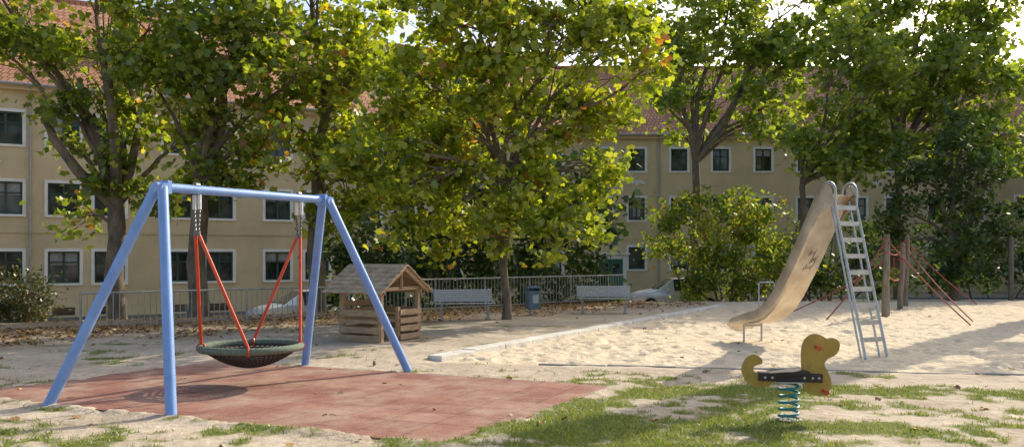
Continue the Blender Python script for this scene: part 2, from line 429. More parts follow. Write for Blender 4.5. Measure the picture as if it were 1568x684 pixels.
# big sunny tree in the middle
tree('added_shadow_tree', -.15, 21.8, .12, 3.4, jit([(-2.4, 6.5, 1.5), (-.8, 7.1, 1.6), (.9, 7.1, 1.6), (2.5, 7.0, 1.2), (3.2, 6.1, .6), (-2.3, 4.5, 1.3), (-.7, 4.8, 1.4), (1.0, 5.1, 1.3), (2.3, 5.3, .8), (-2.7, 3.3, .9), (-1.2, 3.0, .95), (.3, 3.1, 1.0), (1.5, 2.9, .75), (2.1, 3.8, .6), (-.4, 2.3, .6), (1.9, 2.2, .4), (-1.6, 2.1, .65), (.8, 2.1, .65), (-2.7, 2.3, .6), (-3.4, 4.0, .8), (0, 9.0, 1.3), (2.2, 8.4, 1.0), (-2.4, 8.5, 1.2)], 21.2, 1.1), .18, 1.8, L_bright, csig=.27)
tree('added_shadow_tree', -2.6, 30, .22, 4.0, jit([(-3.8, 6.5, 1.9), (-1.6, 6.5, 1.9), (.8, 6.2, 1.8), (2.6, 4.6, 1.3), (3.3, 3.0, 1.2), (-3, 3.8, 1.5), (-.8, 3.8, 1.5), (1.4, 3.2, 1.4)], 30, 1), .30, 1.0, L_dark, twigs=False)
# right trees
tree('added_shadow_tree', 8.65, 40, .24, 6.0, jit([(8.5, 11.0, 2.0), (10.6, 11.9, 2.2), (12.2, 10.1, 1.8), (9.8, 9.0, 1.3), (7.2, 9.2, 1.2), (13.7, 11.2, 1.8), (7.2, 12.2, 1.8), (10.2, 14.0, 2.2), (13.5, 13.4, 1.9), (13.2, 8.6, 1.0), (11.2, 7.6, .8), (8.4, 7.4, .8), (11.9, 8.6, .9)], 40, 1.2), .28, 1.35, L_far, csig=.42)
tree('added_shadow_tree', 12.3, 36, .16, 4.6, jit([(12.3, 7.3, 1.3), (13.9, 7.0, 1.4), (14, 9.8, 1.9), (12.6, 5.4, .9), (15.0, 5.2, 1.1), (15.4, 8.6, 1.5), (13.8, 5.0, .9), (15.2, 6.8, 1.1)], 36, 1), .25, 1.4, L_far, csig=.4)
tree('added_shadow_tree', 17.7, 39, .20, 6.0, jit([(16.3, 11.5, 2.1), (18.8, 10.9, 2.3), (21.2, 11.5, 2.3), (18, 8.8, 1.8), (20.5, 8.5, 1.8), (22.8, 9.7, 2.0), (16.0, 8.0, 1.3), (19, 14.0, 2.2), (22.5, 13.8, 2.1), (15.6, 13.4, 1.9), (19.2, 7.2, 1.4), (21.8, 7.2, 1.5), (23.4, 6.4, 1.2), (17.0, 6.6, 1.0)], 39, 1.2), .28, 1.35, L_far, csig=.42)
tree('linden_tree', 17.4, 33.5, .22, 2.0, jit([(17.4, 5.1, 1.7), (16.0, 3.4, 1.3), (18.7, 3.3, 1.6), (17.2, 1.9, 1.3), (16.2, 5.3, 1.0), (19.1, 5.0, 1.3), (15.5, 2.2, .9), (18.2, 1.2, 1.1), (16.4, .9, .9), (17.8, 6.6, 1.0), (19.8, 2.2, .9)], 33.8, 1), .22, 1.7, L_dark, tmpl=T6)
# tall trees out of view at right; first one added for its trunk shadow
tree('added_shadow_tree', 15.2, 23.1, .62, 14.2, [(15.2, 23.1, 16.4, 1.6), (14.2, 23.5, 15.8, 1.0), (16.4, 22.5, 16, 1.2)], .30, .9, L_mid,
     trunkpts=[(15.2, 23.1, -.3), (15.2, 23.1, .6), (15.1, 23.15, 4), (15.3, 23.1, 9), (15.2, 23.1, 14.2)])
tree('added_shadow_tree', 21.5, 27, .26, 7.5, [(21.8, 27, 10.2, 2.0), (23.4, 28, 11, 2.0), (23.5, 26.5, 9, 1.5)], .30, .9, L_mid)

def shrub(name, blobs, leaf, lai, m, csig=.25, tmpl=T6):
    e = empty(name); mb = MB()
    P, cl = crown_points(blobs, leaf, lai, csig, .8)
    cx = sum(b[0] for b in blobs) / len(blobs); cy = sum(b[1] for b in blobs) / len(blobs)
    for c, cs in cl:
        bx = lerp(cx, c.x, .5); by = lerp(cy, c.y, .5)
        mb.tube(curve((bx, by, tz(bx, by) - .1), c, .03, 5), [.05, .045, .04, .03, .02, .012], 6)
        for q in cs[::2]: mb.tube(curve(c, q, .03, 2), [.014, .01, .005], 4, cap=False)
    zz = np.array([tz(p[0], p[1]) for p in P]); P = P[P[:, 2] > zz + .02]
    mb.obj('stems', M_bark, e, smooth=True); leafmesh('foliage', P, leaf, m, tmpl, up=.5, parent=e)
shrub('shrub', jit([(8.7, 2.5, 1.7), (7.1, 3.0, 1.25), (10.3, 3.0, 1.4), (6.5, 1.9, .9), (11.3, 1.5, 1.3), (8.7, .8, 1.5), (7.9, 3.9, .9), (9.6, 3.8, .8), (7.6, .4, .9), (10.3, .6, 1.3)], 36.0, .8), .19, 1.8, L_mid)
shrub('shrub', jit([(13.4, 1.9, 1.3), (15.2, 2.2, 1.2), (14.2, .7, 1.2), (12.6, .5, 1.0), (15.8, .6, 1.0), (14.3, 3.2, 1.0), (12.4, 2.6, .8)], 37.5, .6), .21, 1.6, L_dark)
shrub('shrub', jit([(-6.0, 1.9, 1.0), (-5.2, 2.4, 1.3), (-5.2, .7, 1.3), (-3.7, 1.8, 1.4), (-3.8, .2, 1.2)], 29, .6), .21, 1.5, L_dark)
shrub('shrub', jit([(-2.2, 2.2, 1.4), (-2.2, .6, 1.4), (-.6, 1.8, 1.4), (-.6, .3, 1.2), (.9, 2.2, 1.3), (1.0, .7, 1.3), (2.5, 1.9, 1.1), (2.6, .5, 1.1)], 30.5, .6), .21, 1.5, L_dark)
shrub('shrub', jit([(-14.0, .45, .65), (-13.4, .45, .5), (-14.6, .3, .6), (-13.7, .0, .6), (-14.3, 0, .7)], 24.0, .4), .11, 1.6, L_redb)
shrub('shrub', jit([(24, 1.5, 1.6), (26, 1.2, 1.5), (22, 1.0, 1.3), (21.5, 2.4, 1.2)], 42, .8), .26, 1.4, L_dark)

# ------------------------------------------------------------------ residential building
W = [Vector((-40.6, 25.22)), Vector((4.8, 52)), Vector((30, 52)), Vector((34.5, 30))]
def offs(poly, k):
    out = []
    for i, p in enumerate(poly):
        ns = []
        if i > 0: d = (poly[i] - poly[i - 1]).normalized(); ns.append(Vector((-d.y, d.x)))
        if i < len(poly) - 1: d = (poly[i + 1] - poly[i]).normalized(); ns.append(Vector((-d.y, d.x)))
        if len(ns) == 1: out.append(p + ns[0] * k)
        else:
            n = (ns[0] + ns[1]).normalized(); out.append(p + n * k / n.dot(ns[0]))
    return out
bld = empty('apartment_building')
EAVE = 8.95
walls = MB(); trim = MB(); fr = MB(); gl = MB(); pl = MB(); rel = MB()
def wall(p0, p1, wins, door=None, zb=-2.0):
    e = (p1 - p0); Lg = e.length; e.normalize(); n = Vector((e.y, -e.x))  # n faces courtyard
    def P(u, z, o=0.): q = p0 + e * u + n * o; return (q.x, q.y, z)
    holes = [(u - w / 2, u + w / 2, z - h / 2, z + h / 2) for (u, z, w, h) in wins]
    if door: holes.append((door[0] - door[2] / 2, door[0] + door[2] / 2, door[1], door[1] + door[3]))
    us = sorted(set([0, Lg] + [round(q, 4) for h in holes for q in h[:2]])); zs = sorted(set([zb, EAVE] + [round(q, 4) for h in holes for q in h[2:]]))
    for i in range(len(us) - 1):
        for j in range(len(zs) - 1):
            cu = (us[i] + us[i + 1]) / 2; cz = (zs[j] + zs[j + 1]) / 2
            if any(a < cu < b and c < cz < d for a, b, c, d in holes): continue
            walls.face([P(us[i], zs[j]), P(us[i + 1], zs[j]), P(us[i + 1], zs[j + 1]), P(us[i], zs[j + 1])])
    E3 = (e.x, e.y, 0); N3 = (n.x, n.y, 0)
    for (a, b, c, d) in holes:
        D = -.16
        isd = door and abs((a + b) / 2 - door[0]) < .01
        small = (d - c) < .7
        for q in ([P(a, c), P(a, d), P(a, d, D), P(a, c, D)], [P(b, c), P(b, c, D), P(b, d, D), P(b, d)], [P(a, d), P(b, d), P(b, d, D), P(a, d, D)], [P(a, c), P(a, c, D), P(b, c, D), P(b, c)]):
            trim.face(q)
        if isd:
            fr.box(P((a + b) / 2, (c + d) / 2, -.14), (b - a, .05, d - c), E3, N3, mi=1)
            fr.box(P((a + b) / 2, (c + d) / 2, -.11), (.03, .03, d - c - .1), E3, N3, mi=0)
            for sx in (-1, 1):
                gl.box(P((a + b) / 2 + sx * (b - a) * .24, c + (d - c) * .68, -.112), ((b - a) * .28, .012, (d - c) * .35), E3, N3)
        else:
            gl.face([P(a, c, D), P(b, c, D), P(b, d, D), P(a, d, D)])
            if not small:
                t = .07
                fr.box(P(a + t / 2, (c + d) / 2, -.12), (t, .05, d - c), E3, N3); fr.box(P(b - t / 2, (c + d) / 2, -.12), (t, .05, d - c), E3, N3)
                fr.box(P((a + b) / 2, d - t / 2, -.118), (b - a - 2 * t, .05, t), E3, N3); fr.box(P((a + b) / 2, c + t / 2, -.118), (b - a - 2 * t, .05, t), E3, N3)
                fr.box(P((a + b) / 2, (c + d) / 2, -.11), (.09, .05, d - c - 2 * t), E3, N3)
                fr.box(P((a + b) / 2, c + (d - c) * .66, -.105), (b - a - 2 * t, .04, .05), E3, N3)
                rv = random.random()
                if rv < .45:
                    hh_ = (d - c) * random.uniform(.25, .9)
                    rel.box(P((a + b) / 2 + (random.choice((-.25, 0, .25)) * (b - a) if rv < .25 else 0), d - hh_ / 2 - .05, D + .006), ((b - a) * (.42 if rv < .25 else .86), .006, hh_), E3, N3, mi=1)
        if not small:
            s = .13 if not isd else .22
            trim.box(P(a - s / 2, (c + d) / 2, .012), (s, .03, d - c), E3, N3); trim.box(P(b + s / 2, (c + d) / 2, .012), (s, .03, d - c), E3, N3)
            trim.box(P((a + b) / 2, d + s / 2, .013), (b - a + 2 * s, .032, s), E3, N3)
            if not isd: trim.box(P((a + b) / 2, c - .05, .03), (b - a + 2 * s, .08, .10), E3, N3)
            else:
                trim.box(P((a + b) / 2, d + .32, .1), (b - a + .8, .26, .1), E3, N3)
                trim.box(P((a + b) / 2, c - .12, .3), (b - a + .6, .6, .22), E3, N3)
                fr.box(P((a + b) / 2, d + .75, .09), (.16, .16, .26), E3, N3)
    pl.box(P(Lg / 2, zb + .45, .02), (Lg, .05, .9), E3, N3)
    walls.box(P(Lg / 2, 2.65, .02), (Lg, .05, .10), E3, N3)
    walls.box(P(Lg / 2, EAVE - .12, .14), (Lg, .30, .2), E3, N3)
    fr.tube([P(0, EAVE + .0, .47), P(Lg, EAVE + .0, .47)], .07, 8, mi=2)
    return P, E3, N3
rows = (7.1, 4.1, 1.1)
ul = [2.4, 4.4, 7.2, 9.2, 11.95, 14.16, 16.0, 18.9, 20.8, 23.6, 25.6, 28.4, 30.4, 33.2, 35.2, 38.0, 40.0]
sh = 10.0
ulw = [1.5, 3.6, 6.4, 8.4] + [u + sh for u in ul]
wl = [(u, z, 1.25, 1.4) for u in ulw for z in rows] + [(u, -.85, .9, .36) for u in ulw]
P1, E1, N1 = wall(W[0], W[1], wl)
ur = [2.84, 5.44, 8.0, 10.6, 13.2, 16.4, 18.6, 21.2, 23.6]
wr = [(u, z + .35, 1.0, 1.36) for u in ur for z in rows] + [(.95, 7.45, .8, 1.36), (.95, 4.45, .8, 1.36)]
P2, E2, N2 = wall(W[1], W[2], wr, door=(1.25, -.55, 1.5, 1.95))
wt = [(u, z + .35, 1.0, 1.36) for u in (1.6, 4.2, 6.8, 9.4, 12, 14.6, 17.2, 19.8) for z in rows]
P3, E3_, N3_ = wall(W[2], W[3], wt)
for P, u in ((P1, 22.85), (P1, 40), (P2, 4.16), (P2, 15), (P2, 24.6)):
    fr.tube([P(u, -2, .1), P(u, 8.5, .1), P(u, 8.75, .2), P(u, 8.95, .42)], .05, 8, mi=2)
for P, E, N, u, z in ((P2, E2, N2, 2.84, 6.05), (P1, E1, N1, 21.3, 5.7), (P1, E1, N1, 45, 5.7), (P2, E2, N2, 17.5, 6.0)):
    for s in (-1, 1):
        for k in range(5):
            a = .25 + .3 * k
            rel.beam(P(u + s * .06, z, .03), P(u + s * (.1 + .42 * math.cos(a)), z - .12 + .40 * math.sin(a * .7), .04), .035, .085)
    rel.box(P(u, z, .03), (.14, .05, .34), E, N)
a = offs(W, -.5); b = offs(W, 5.5); c = offs(W, 11.5); d = offs(W, 11.0)
roof = MB()
for i in range(3):
    roof.face([(*a[i], EAVE + .0), (*a[i + 1], EAVE + .0), (*b[i + 1], 14.3), (*b[i], 14.3)])
    roof.face([(*b[i], 14.3), (*b[i + 1], 14.3), (*c[i + 1], EAVE), (*c[i], EAVE)])
    roof.face([(*a[i], EAVE - .03), (*a[i + 1], EAVE - .03), (*c[i + 1], EAVE - .03), (*c[i], EAVE - .03)], 1)
    roof.tube([(*b[i], 14.32), (*b[i + 1], 14.32)], .12, 8)
    walls.face([(*d[i], -2), (*d[i + 1], -2), (*d[i + 1], EAVE - .04), (*d[i], EAVE - .04)])
for i in (0, 3):
    walls.face([(*W[i], -2), (*d[i], -2), (*d[i], EAVE - .04), (*b[i], 14.2), (*W[i], EAVE - .04)])
roof.obj('roof', [M_tiles, M_trim], bld)
dm = MB()
for (i, u) in ((0, 20.5), (0, 26), (0, 32), (0, 38), (0, 45), (1, 5.8), (1, 11), (1, 17), (1, 22)):
    e = (W[i + 1] - W[i]).normalized(); n = Vector((e.y, -e.x)); q = W[i] + e * u - n * 1.6
    zc = EAVE + 5.35 * 2.1 / 6.0
    c0 = Vector((q.x, q.y, zc + .28)); E = (e.x, e.y, 0); Nn = (n.x, n.y, 0)
    dm.box(c0, (.8, .9, .62), E, Nn, mi=0)
    dm.box(c0 + Vector((n.x, n.y, 0)) * .455 + Vector((0, 0, .02)), (.58, .02, .42), E, Nn, mi=1)
    dm.box(c0 + Vector((0, 0, .35)), (1.0, 1.15, .07), E, Nn, mi=0)
dm.obj('dormers', [M_tiles, M_glass], bld)
M_curt = mat('net_curtain', (.40, .39, .36), (.26, .26, .24), rough=.9, scale=6)
walls.obj('walls', M_stucco, bld); trim.obj('window_surrounds', M_trim, bld); fr.obj('window_frames_and_door', [M_gframe, M_door, M_fence], bld)
gl.obj('window_glass', M_glass, bld); pl.obj('plinth', M_plinth, bld); rel.obj('reliefs_and_curtains', [M_relief, M_curt], bld)

# ------------------------------------------------------------------ road behind the fence
rd = MB(); path = [Vector((-42, 14.5)), Vector((3.5, 39.8)), Vector((26, 42)), Vector((45, 20))]
pa = offs(path, -2.3); pb = offs(path, 2.3)
for i in range(3):
    K = 40
    for k in range(K):
        for q in range(6):
            def g(t, s):
                p = pa[i].lerp(pa[i + 1], t).lerp(pb[i].lerp(pb[i + 1], t), s); return (p.x, p.y, tz(p.x, p.y) + .03)
            rd.face([g(k / K, q / 6), g((k + 1) / K, q / 6), g((k + 1) / K, (q + 1) / 6), g(k / K, (q + 1) / 6)])
rd.obj('road', M_asph)
kb = MB()
for side in (pa, pb):
    for i in range(3):
        for k in range(30):
            p = side[i].lerp(side[i + 1], k / 30); q = side[i].lerp(side[i + 1], (k + 1) / 30)
            kb.beam((p.x, p.y, tz(p.x, p.y) + .04), (q.x, q.y, tz(q.x, q.y) + .04), .14, .2)
kb.obj('kerb', M_conc)

# ------------------------------------------------------------------ parked cars
def car(x, y, ang, paint):
    e = empty('parked_car', (x, y, tz(x, y) + .03)); e.rotation_euler = (0, 0, ang)
    st = [(-2.05, .62, .60, .62, .5), (-1.98, .78, .78, .82, .62), (-1.75, .83, .90, 1.18, .60), (-1.35, .85, .93, 1.42, .58), (-.5, .86, .93, 1.47, .60), (.25, .86, .92, 1.43, .59), (.95, .85, .91, .97, .68), (1.5, .82, .84, .88, .62), (1.9, .76, .72, .76, .56), (2.05, .60, .55, .57, .45)]
    mb = MB(); rings = []
    for (sx, w, zb, zr, wr_) in st:
        n = len(mb.v)
        lo = .22 if abs(sx) < 1.95 else .3
        pts = [(-w * .92, lo), (-w, .5), (-w * .98, zb), (-wr_, zr), (wr_, zr), (w * .98, zb), (w, .5), (w * .92, lo)]
        mb.v += [(sx, p[0], p[1]) for p in pts]; rings.append(n)
    for i in range(len(st) - 1):
        for k in range(8):
            k2 = (k + 1) % 8
            cabin = k in (2, 4) and st[i][3] - st[i][2] > .2 and st[i + 1][3] - st[i + 1][2] > .2
            ws = (i == 5 or i == 1 or i == 2) and k == 3
            mb.f.append((rings[i] + k, rings[i] + k2, rings[i + 1] + k2, rings[i + 1] + k)); mb.m.append(1 if (cabin or ws) else 0)
    mb.f.append(tuple(rings[0] + k for k in range(8))); mb.m.append(0)
    mb.f.append(tuple(rings[-1] + k for k in reversed(range(8)))); mb.m.append(0)
    mb.obj('body', [paint, M_glass], e, smooth=True, bevel=.03)
    w = MB()
    for sx in (-1.3, 1.3):
        for sy in (-.79, .79):
            w.tube([(sx, sy - .1, .31), (sx, sy + .1, .31)], .31, 20, mi=0)
            w.tube([(sx, sy - .105, .31), (sx, sy + .105, .31)], .19, 14, mi=1)
    w.obj('wheels', [M_tyre, M_galv], e, smooth=True)
    t = MB()
    for sy in (-1, 1):
        t.box((1.93, sy * .55, .62), (.16, .3, .13), mi=0); t.box((-1.98, sy * .62, .72), (.12, .22, .2), mi=1)
        t.box((.55, sy * .93, .95), (.12, .18, .12), mi=2)
    t.obj('lamps_and_mirrors', [M_white, M_red, paint], e, bevel=.02)
car(-8.0, 32.6, math.radians(212), M_carw)
car(7.3, 38.0, math.radians(184), M_carw)

# ------------------------------------------------------------------ railings
def railing(pts, h=.9, name='metal_railing_fence'):
    e = empty(name); mb = MB()
    for (a, b) in zip(pts[:-1], pts[1:]):
        a = Vector(a); b = Vector(b); L = (b - a).length; n = int(L / .13)
        mb.tube([(*a, h), (*b, h)], .022, 8); mb.tube([(*a, .12), (*b, .12)], .014, 6)
        for i in range(n + 1):
            p = a.lerp(b, i / n)
            if i % 14 == 0: mb.tube([(*p, -.4), (*p, h + .03)], .028, 8)
            else: mb.tube([(*p, .12), (*p, h)], .010, 5, cap=False)
    mb.obj('bars', M_fence, e, smooth=True)
railing([(-9.3, 18.3), (-4.8, 21.9)], .82)
railing([(-4.3, 22.4), (-2.2, 24.4), (3.9, 29.7)], .95)

# ------------------------------------------------------------------ rubber mat
def mat_material():
    m, nt, bs = newmat('red_rubber_tiles'); N = nt.nodes; L = nt.links
    tc = N.new('ShaderNodeTexCoord'); br = N.new('ShaderNodeTexBrick'); br.inputs['Scale'].default_value = 1; br.offset = 0
    br.inputs['Brick Width'].default_value = .5; br.inputs['Row Height'].default_value = .5; br.inputs['Mortar Size'].default_value = .009
    br.inputs['Color1'].default_value = (.34, .16, .12, 1); br.inputs['Color2'].default_value = (.27, .12, .095, 1); br.inputs['Mortar'].default_value = (.14, .08, .06, 1)
    L.new(tc.outputs['Object'], br.inputs['Vector'])
    n = N.new('ShaderNodeTexNoise'); n.inputs['Scale'].default_value = 1.3; n.inputs['Detail'].default_value = 10; n.inputs['Roughness'].default_value = .74; L.new(tc.outputs['Object'], n.inputs['Vector'])
    r = N.new('ShaderNodeValToRGB'); r.color_ramp.elements[0].position = .43; r.color_ramp.elements[0].color = (0, 0, 0, 1); r.color_ramp.elements[1].position = .70; r.color_ramp.elements[1].color = (.85, .85, .85, 1)
    L.new(n.outputs['Fac'], r.inputs[0])
    mx = N.new('ShaderNodeMix'); mx.data_type = 'RGBA'; L.new(r.outputs[0], mx.inputs[0]); L.new(br.outputs['Color'], mx.inputs[6]); mx.inputs[7].default_value = (.50, .38, .28, 1)
    n2 = N.new('ShaderNodeTexNoise'); n2.inputs['Scale'].default_value = 90; n2.inputs['Detail'].default_value = 3; L.new(tc.outputs['Object'], n2.inputs['Vector'])
    r2 = N.new('ShaderNodeValToRGB'); r2.color_ramp.elements[0].position = .3; r2.color_ramp.elements[0].color = (.7, .7, .7, 1); r2.color_ramp.elements[1].position = .7; r2.color_ramp.elements[1].color = (1.15, 1.15, 1.15, 1); L.new(n2.outputs['Fac'], r2.inputs[0])
    m2 = N.new('ShaderNodeMix'); m2.data_type = 'RGBA'; m2.blend_type = 'MULTIPLY'; m2.inputs[0].default_value = 1; L.new(mx.outputs[2], m2.inputs[6]); L.new(r2.outputs[0], m2.inputs[7])
    L.new(m2.outputs[2], bs.inputs['Base Color']); bs.inputs['Roughness'].default_value = .9; bs.inputs['Specular IOR Level'].default_value = .2
    b = N.new('ShaderNodeBump'); b.inputs['Distance'].default_value = .008; b.inputs['Strength'].default_value = .6; L.new(n2.outputs['Fac'], b.inputs['Height']); L.new(b.outputs[0], bs.inputs['Normal'])
    return m
th_ = math.atan2(mu_.y, mu_.x)
def loc2(v): return (v.x * math.cos(-th_) - v.y * math.sin(-th_), v.x * math.sin(-th_) + v.y * math.cos(-th_))
cs_ = [loc2(q) for q in (Vector((0, 0)), mu_, mu_ + mv_, mv_)]
mm = MB(); mm.v = [(x, y, -.03) for x, y in cs_] + [(x, y, .03) for x, y in cs_]
mm.f = [(0, 1, 2, 3), (7, 6, 5, 4), (0, 4, 5, 1), (1, 5, 6, 2), (2, 6, 7, 3), (3, 7, 4, 0)]; mm.m = [0] * 6
mo_ = mm.obj('rubber_safety_mat', mat_material(), bevel=.006)
mo_.location = (mo.x, mo.y, -.015); mo_.rotation_euler = (0, 0, th_)

# ------------------------------------------------------------------ nest swing
sw = empty('nest_swing')
fA = Vector((-3.95, 9.52, 2.41)); fB = Vector((-2.59, 11.78, 2.41)); bd = (fB - fA).normalized(); nn = Vector((bd.y, -bd.x, 0))
f = MB()
f.tube([fA - bd * .06, fB + bd * .06], .052, 20)
for ap, feet, s in ((fA, ((-5.10, 9.29), (-3.47, 8.65)), 1), (fB, ((-3.08, 12.62), (-1.45, 12.05)), -1)):
    for q in feet:
        ft = Vector((q[0], q[1], -.05)); side = 1 if (ft - ap).dot(nn) > 0 else -1
        f.tube([ft, ap + nn * side * .05 + Vector((0, 0, .01))], .058, 20)
    f.tube([ap + nn * .11 + Vector((0, 0, -.02)), ap - nn * .11 + Vector((0, 0, -.02))], .062, 18)
    f.box(ap + bd * .07 * s + Vector((0, 0, 0)), (.05, .17, .15), bd, nn)
f.obj('blue_frame', M_blue, sw, smooth=True)
ch = MB(); wht = MB(); red = MB()
C0 = Vector((-3.27, 10.65, .50)); R0 = .60
for t, s in ((.19, -1), (.81, 1)):
    hp = fA.lerp(fB, t); top = hp + Vector((0, 0, -.06))
    ch.tube([hp + Vector((0, 0, .055)) - bd * .03, hp + Vector((0, 0, .055)) + bd * .03], .03, 8)
    for o in (-1, 1):
        joint = Vector((hp.x, hp.y, 1.90)) + nn * .025 * o
        wht.tube([top + nn * .045 * o, top + nn * .045 * o + Vector((0, 0, -.17))], .024, 8)
        st_ = top + nn * .045 * o + Vector((0, 0, -.17)); n = 11
        for i in range(n):
            c = st_.lerp(joint, (i + .5) / n); dv = (joint - st_).normalized()
            sd = (nn if i % 2 else bd)
            lp = [c + dv * .022 * math.sin(a) * 1.15 + sd * .013 * math.cos(a) for a in [2 * math.pi * k / 10 for k in range(10)]]
            ch.tube(lp, .006, 5, closed=True)
        rp = C0 + bd * s * .42 + nn * .42 * o
        red.tube([joint, rp + Vector((0, 0, .03))], .021, 12)
        ch.tube([joint + Vector((0, 0, .03)), joint - Vector((0, 0, .03))], .026, 8)
        rim = [rp + (Vector((0, 0, 1)) * math.sin(a) + (rp - C0).normalized() * math.cos(a)) * .052 for a in [2 * math.pi * k / 12 for k in range(12)]]
        red.tube(rim, .014, 6, closed=True)
ch.obj('chains', M_chain, sw, smooth=True); wht.obj('chain_sleeves', M_white, sw, smooth=True); red.obj('red_hanger_rods', M_red, sw, smooth=True)
rim = MB(); K = 120
rim.tube([C0 + (bd * math.cos(2 * math.pi * k / K) + nn * math.sin(2 * math.pi * k / K)) * R0 for k in range(K)], [.042 + .006 * (k % 2) for k in range(K)], 10, closed=True)
rim.obj('nest_rim', M_rope, sw, smooth=True)
net = MB()
def bowl(r): return C0.z - .25 * (1 - (r / R0) ** 2)
for j in range(1, 15):
    r = R0 * j / 15
    net.tube([C0 * 1 + (bd * math.cos(a) + nn * math.sin(a)) * r + Vector((0, 0, bowl(r) - C0.z)) for a in [2 * math.pi * k / 48 for k in range(48)]], .0115, 5, closed=True)
for k in range(52):
    a = 2 * math.pi * k / 52
    net.tube([C0 + (bd * math.cos(a + .5 * q / 8) + nn * math.sin(a + .5 * q / 8)) * (R0 * q / 8) + Vector((0, 0, bowl(R0 * q / 8) - C0.z)) for q in range(1, 9)], .010, 5)
net.obj('nest_net', M_net, sw, smooth=True)

# ------------------------------------------------------------------ playhouse
ph = empty('wooden_playhouse')
c0 = Vector((-2.46, 15.9, 0)); U = Vector((-.88, .47, 0)).normalized(); Vv = Vector((.47, .88, 0)).normalized(); Z = Vector((0, 0, 1))
LU, LV = .90, 1.20
pm = MB()
def Q(u, v, z): return c0 + U * u + Vv * v + Z * z
for u in (0, LU):
    for v in (0, LV): pm.box(Q(u, v, .48), (.085, .085, 1.02), U, Vv)
for u in (0, LU): pm.beam(Q(u, -.12, 1.0), Q(u, LV + .12, 1.0), .06, .07)
for v in (0, LV): pm.beam(Q(-.1, v, .935), Q(LU + .2, v, .935), .05, .07)
for v in (-.06, LV + .06):
    for z in (.07, .23, .39, .55):
        if z == .39 and v < 0:
            pm.beam(Q(.03, v, z), Q(LU - .03, v, z), .03, .06)
        else: pm.beam(Q(-.03, v, z), Q(LU + .03, v, z), .03, .12)
for z in (.07, .23, .39, .55, .7): pm.beam(Q(LU + .06, -.02, z), Q(LU + .06, LV + .02, z), .03, .12)
for z in (.07, .23, .38, .54): pm.beam(Q(-.06, LV * .45, z), Q(-.06, LV + .04, z), .03, .11)
pm.box(Q(0, LV * .45, .34), (.07, .07, .62), U, Vv)
pm.box(Q(.45, .6, .40), (.5, .9, .03), U, Vv); pm.box(Q(.45, .6, .2), (.08, .5, .38), U, Vv)
rz, ez = 1.44, .93
for u in (-.12, LU / 2, LU + .26):
    for s in (-.2, LV + .2): pm.beam(Q(u, LV / 2, rz - .05), Q(u, s, ez), .045, .07)
pm.beam(Q(-.05, LV / 2, 1.0), Q(-.05, LV / 2, rz - .06), .05, .05, up=(1, 0, 0))
pm.obj('posts_and_planks', M_wood, ph, bevel=.006)
rf = MB(); nb = 7
for s, e_ in ((-.22, 0), (LV + .22, 1)):
    for k in range(nb):
        t0 = k / nb; t1 = (k + 1) / nb + .02
        def RP(t, u): return Q(u, lerp(LV / 2, s, t), lerp(rz, ez - .02, t) + .018)
        a_ = RP(t0, -.2); b_ = RP(t0, LU + .32); c_ = RP(t1, LU + .32); d_ = RP(t1, -.2)
        upv = (b_ - a_).cross(d_ - a_).normalized()
        if upv.z < 0: upv = -upv
        slope = (d_ - a_).normalized()
        lift = upv * (.014)
        cc = (a_ + b_ + c_ + d_) / 4 + lift
        ex = random.uniform(-.015, .015)
        tilt = (slope + upv * .09).normalized()
        rf.box(cc + U * ex, ((b_ - a_).length, (d_ - a_).length, .02), U, tilt, tilt.cross(U))
rf.obj('roof_boards', M_wood2, ph, bevel=.003)

# ------------------------------------------------------------------ benches and bin
def bench(x, y, ang, L=1.5):
    e = empty('park_bench', (x, y, 0)); e.rotation_euler = (0, 0, ang)
    mb = MB()
    for k in range(6): mb.box((0, -.20 + k * .078, .43 - .006 * k), (L, .062, .022))
    for k in range(6):
        mb.box((0, .245 + .028 * k, .475 + .052 * k), (L, .02, .046))
    mb.obj('slats', M_bench, e, bevel=.006)
    lg = MB()
    for s in (-1, 1):
        X = s * (L / 2 - .15)
        lg.beam((X, -.2, .41), (X, .24, .38), .05, .03); lg.beam((X, .22, .38), (X, .42, .77), .04, .03, up=(0, 1, 0))
        lg.beam((X, -.02, .39), (X, -.02, -.1), .06, .05, up=(0, 1, 0)); lg.box((X, 0, .015), (.08, .4, .03))
        lg.tube([(s * (L / 2 + .005), -.22, .43), (s * (L / 2 + .005), .24, .41), (s * (L / 2 + .005), .42, .78)], .016, 8)
    lg.obj('legs_and_frame', M_fence, e, bevel=.004)
bench(-1.2, 21.6, math.radians(12)); bench(2.6, 24.1, math.radians(-4))
tb = empty('litter_bin', (.57, 23.2, 0)); tb.rotation_euler = (0, 0, math.radians(20))
m_ = MB()
m_.box((0, 0, .42), (.36, .28, .50)); m_.box((0, .03, .76), (.38, .30, .05))
for s in (-1, 1): m_.box((s * .17, .03, .70), (.03, .27, .10))
m_.box((0, .13, .70), (.32, .03, .1)); m_.obj('bin_body', M_binblue, tb, bevel=.03)
m_ = MB(); m_.tube([(0, .19, -.1), (0, .19, .8)], .03, 10); m_.box((0, .16, .45), (.1, .05, .3)); m_.obj('post', M_fence, tb)
m_ = MB(); m_.box((.03, -.1425, .45), (.17, .006, .22)); m_.obj('sticker', M_sticker, tb)

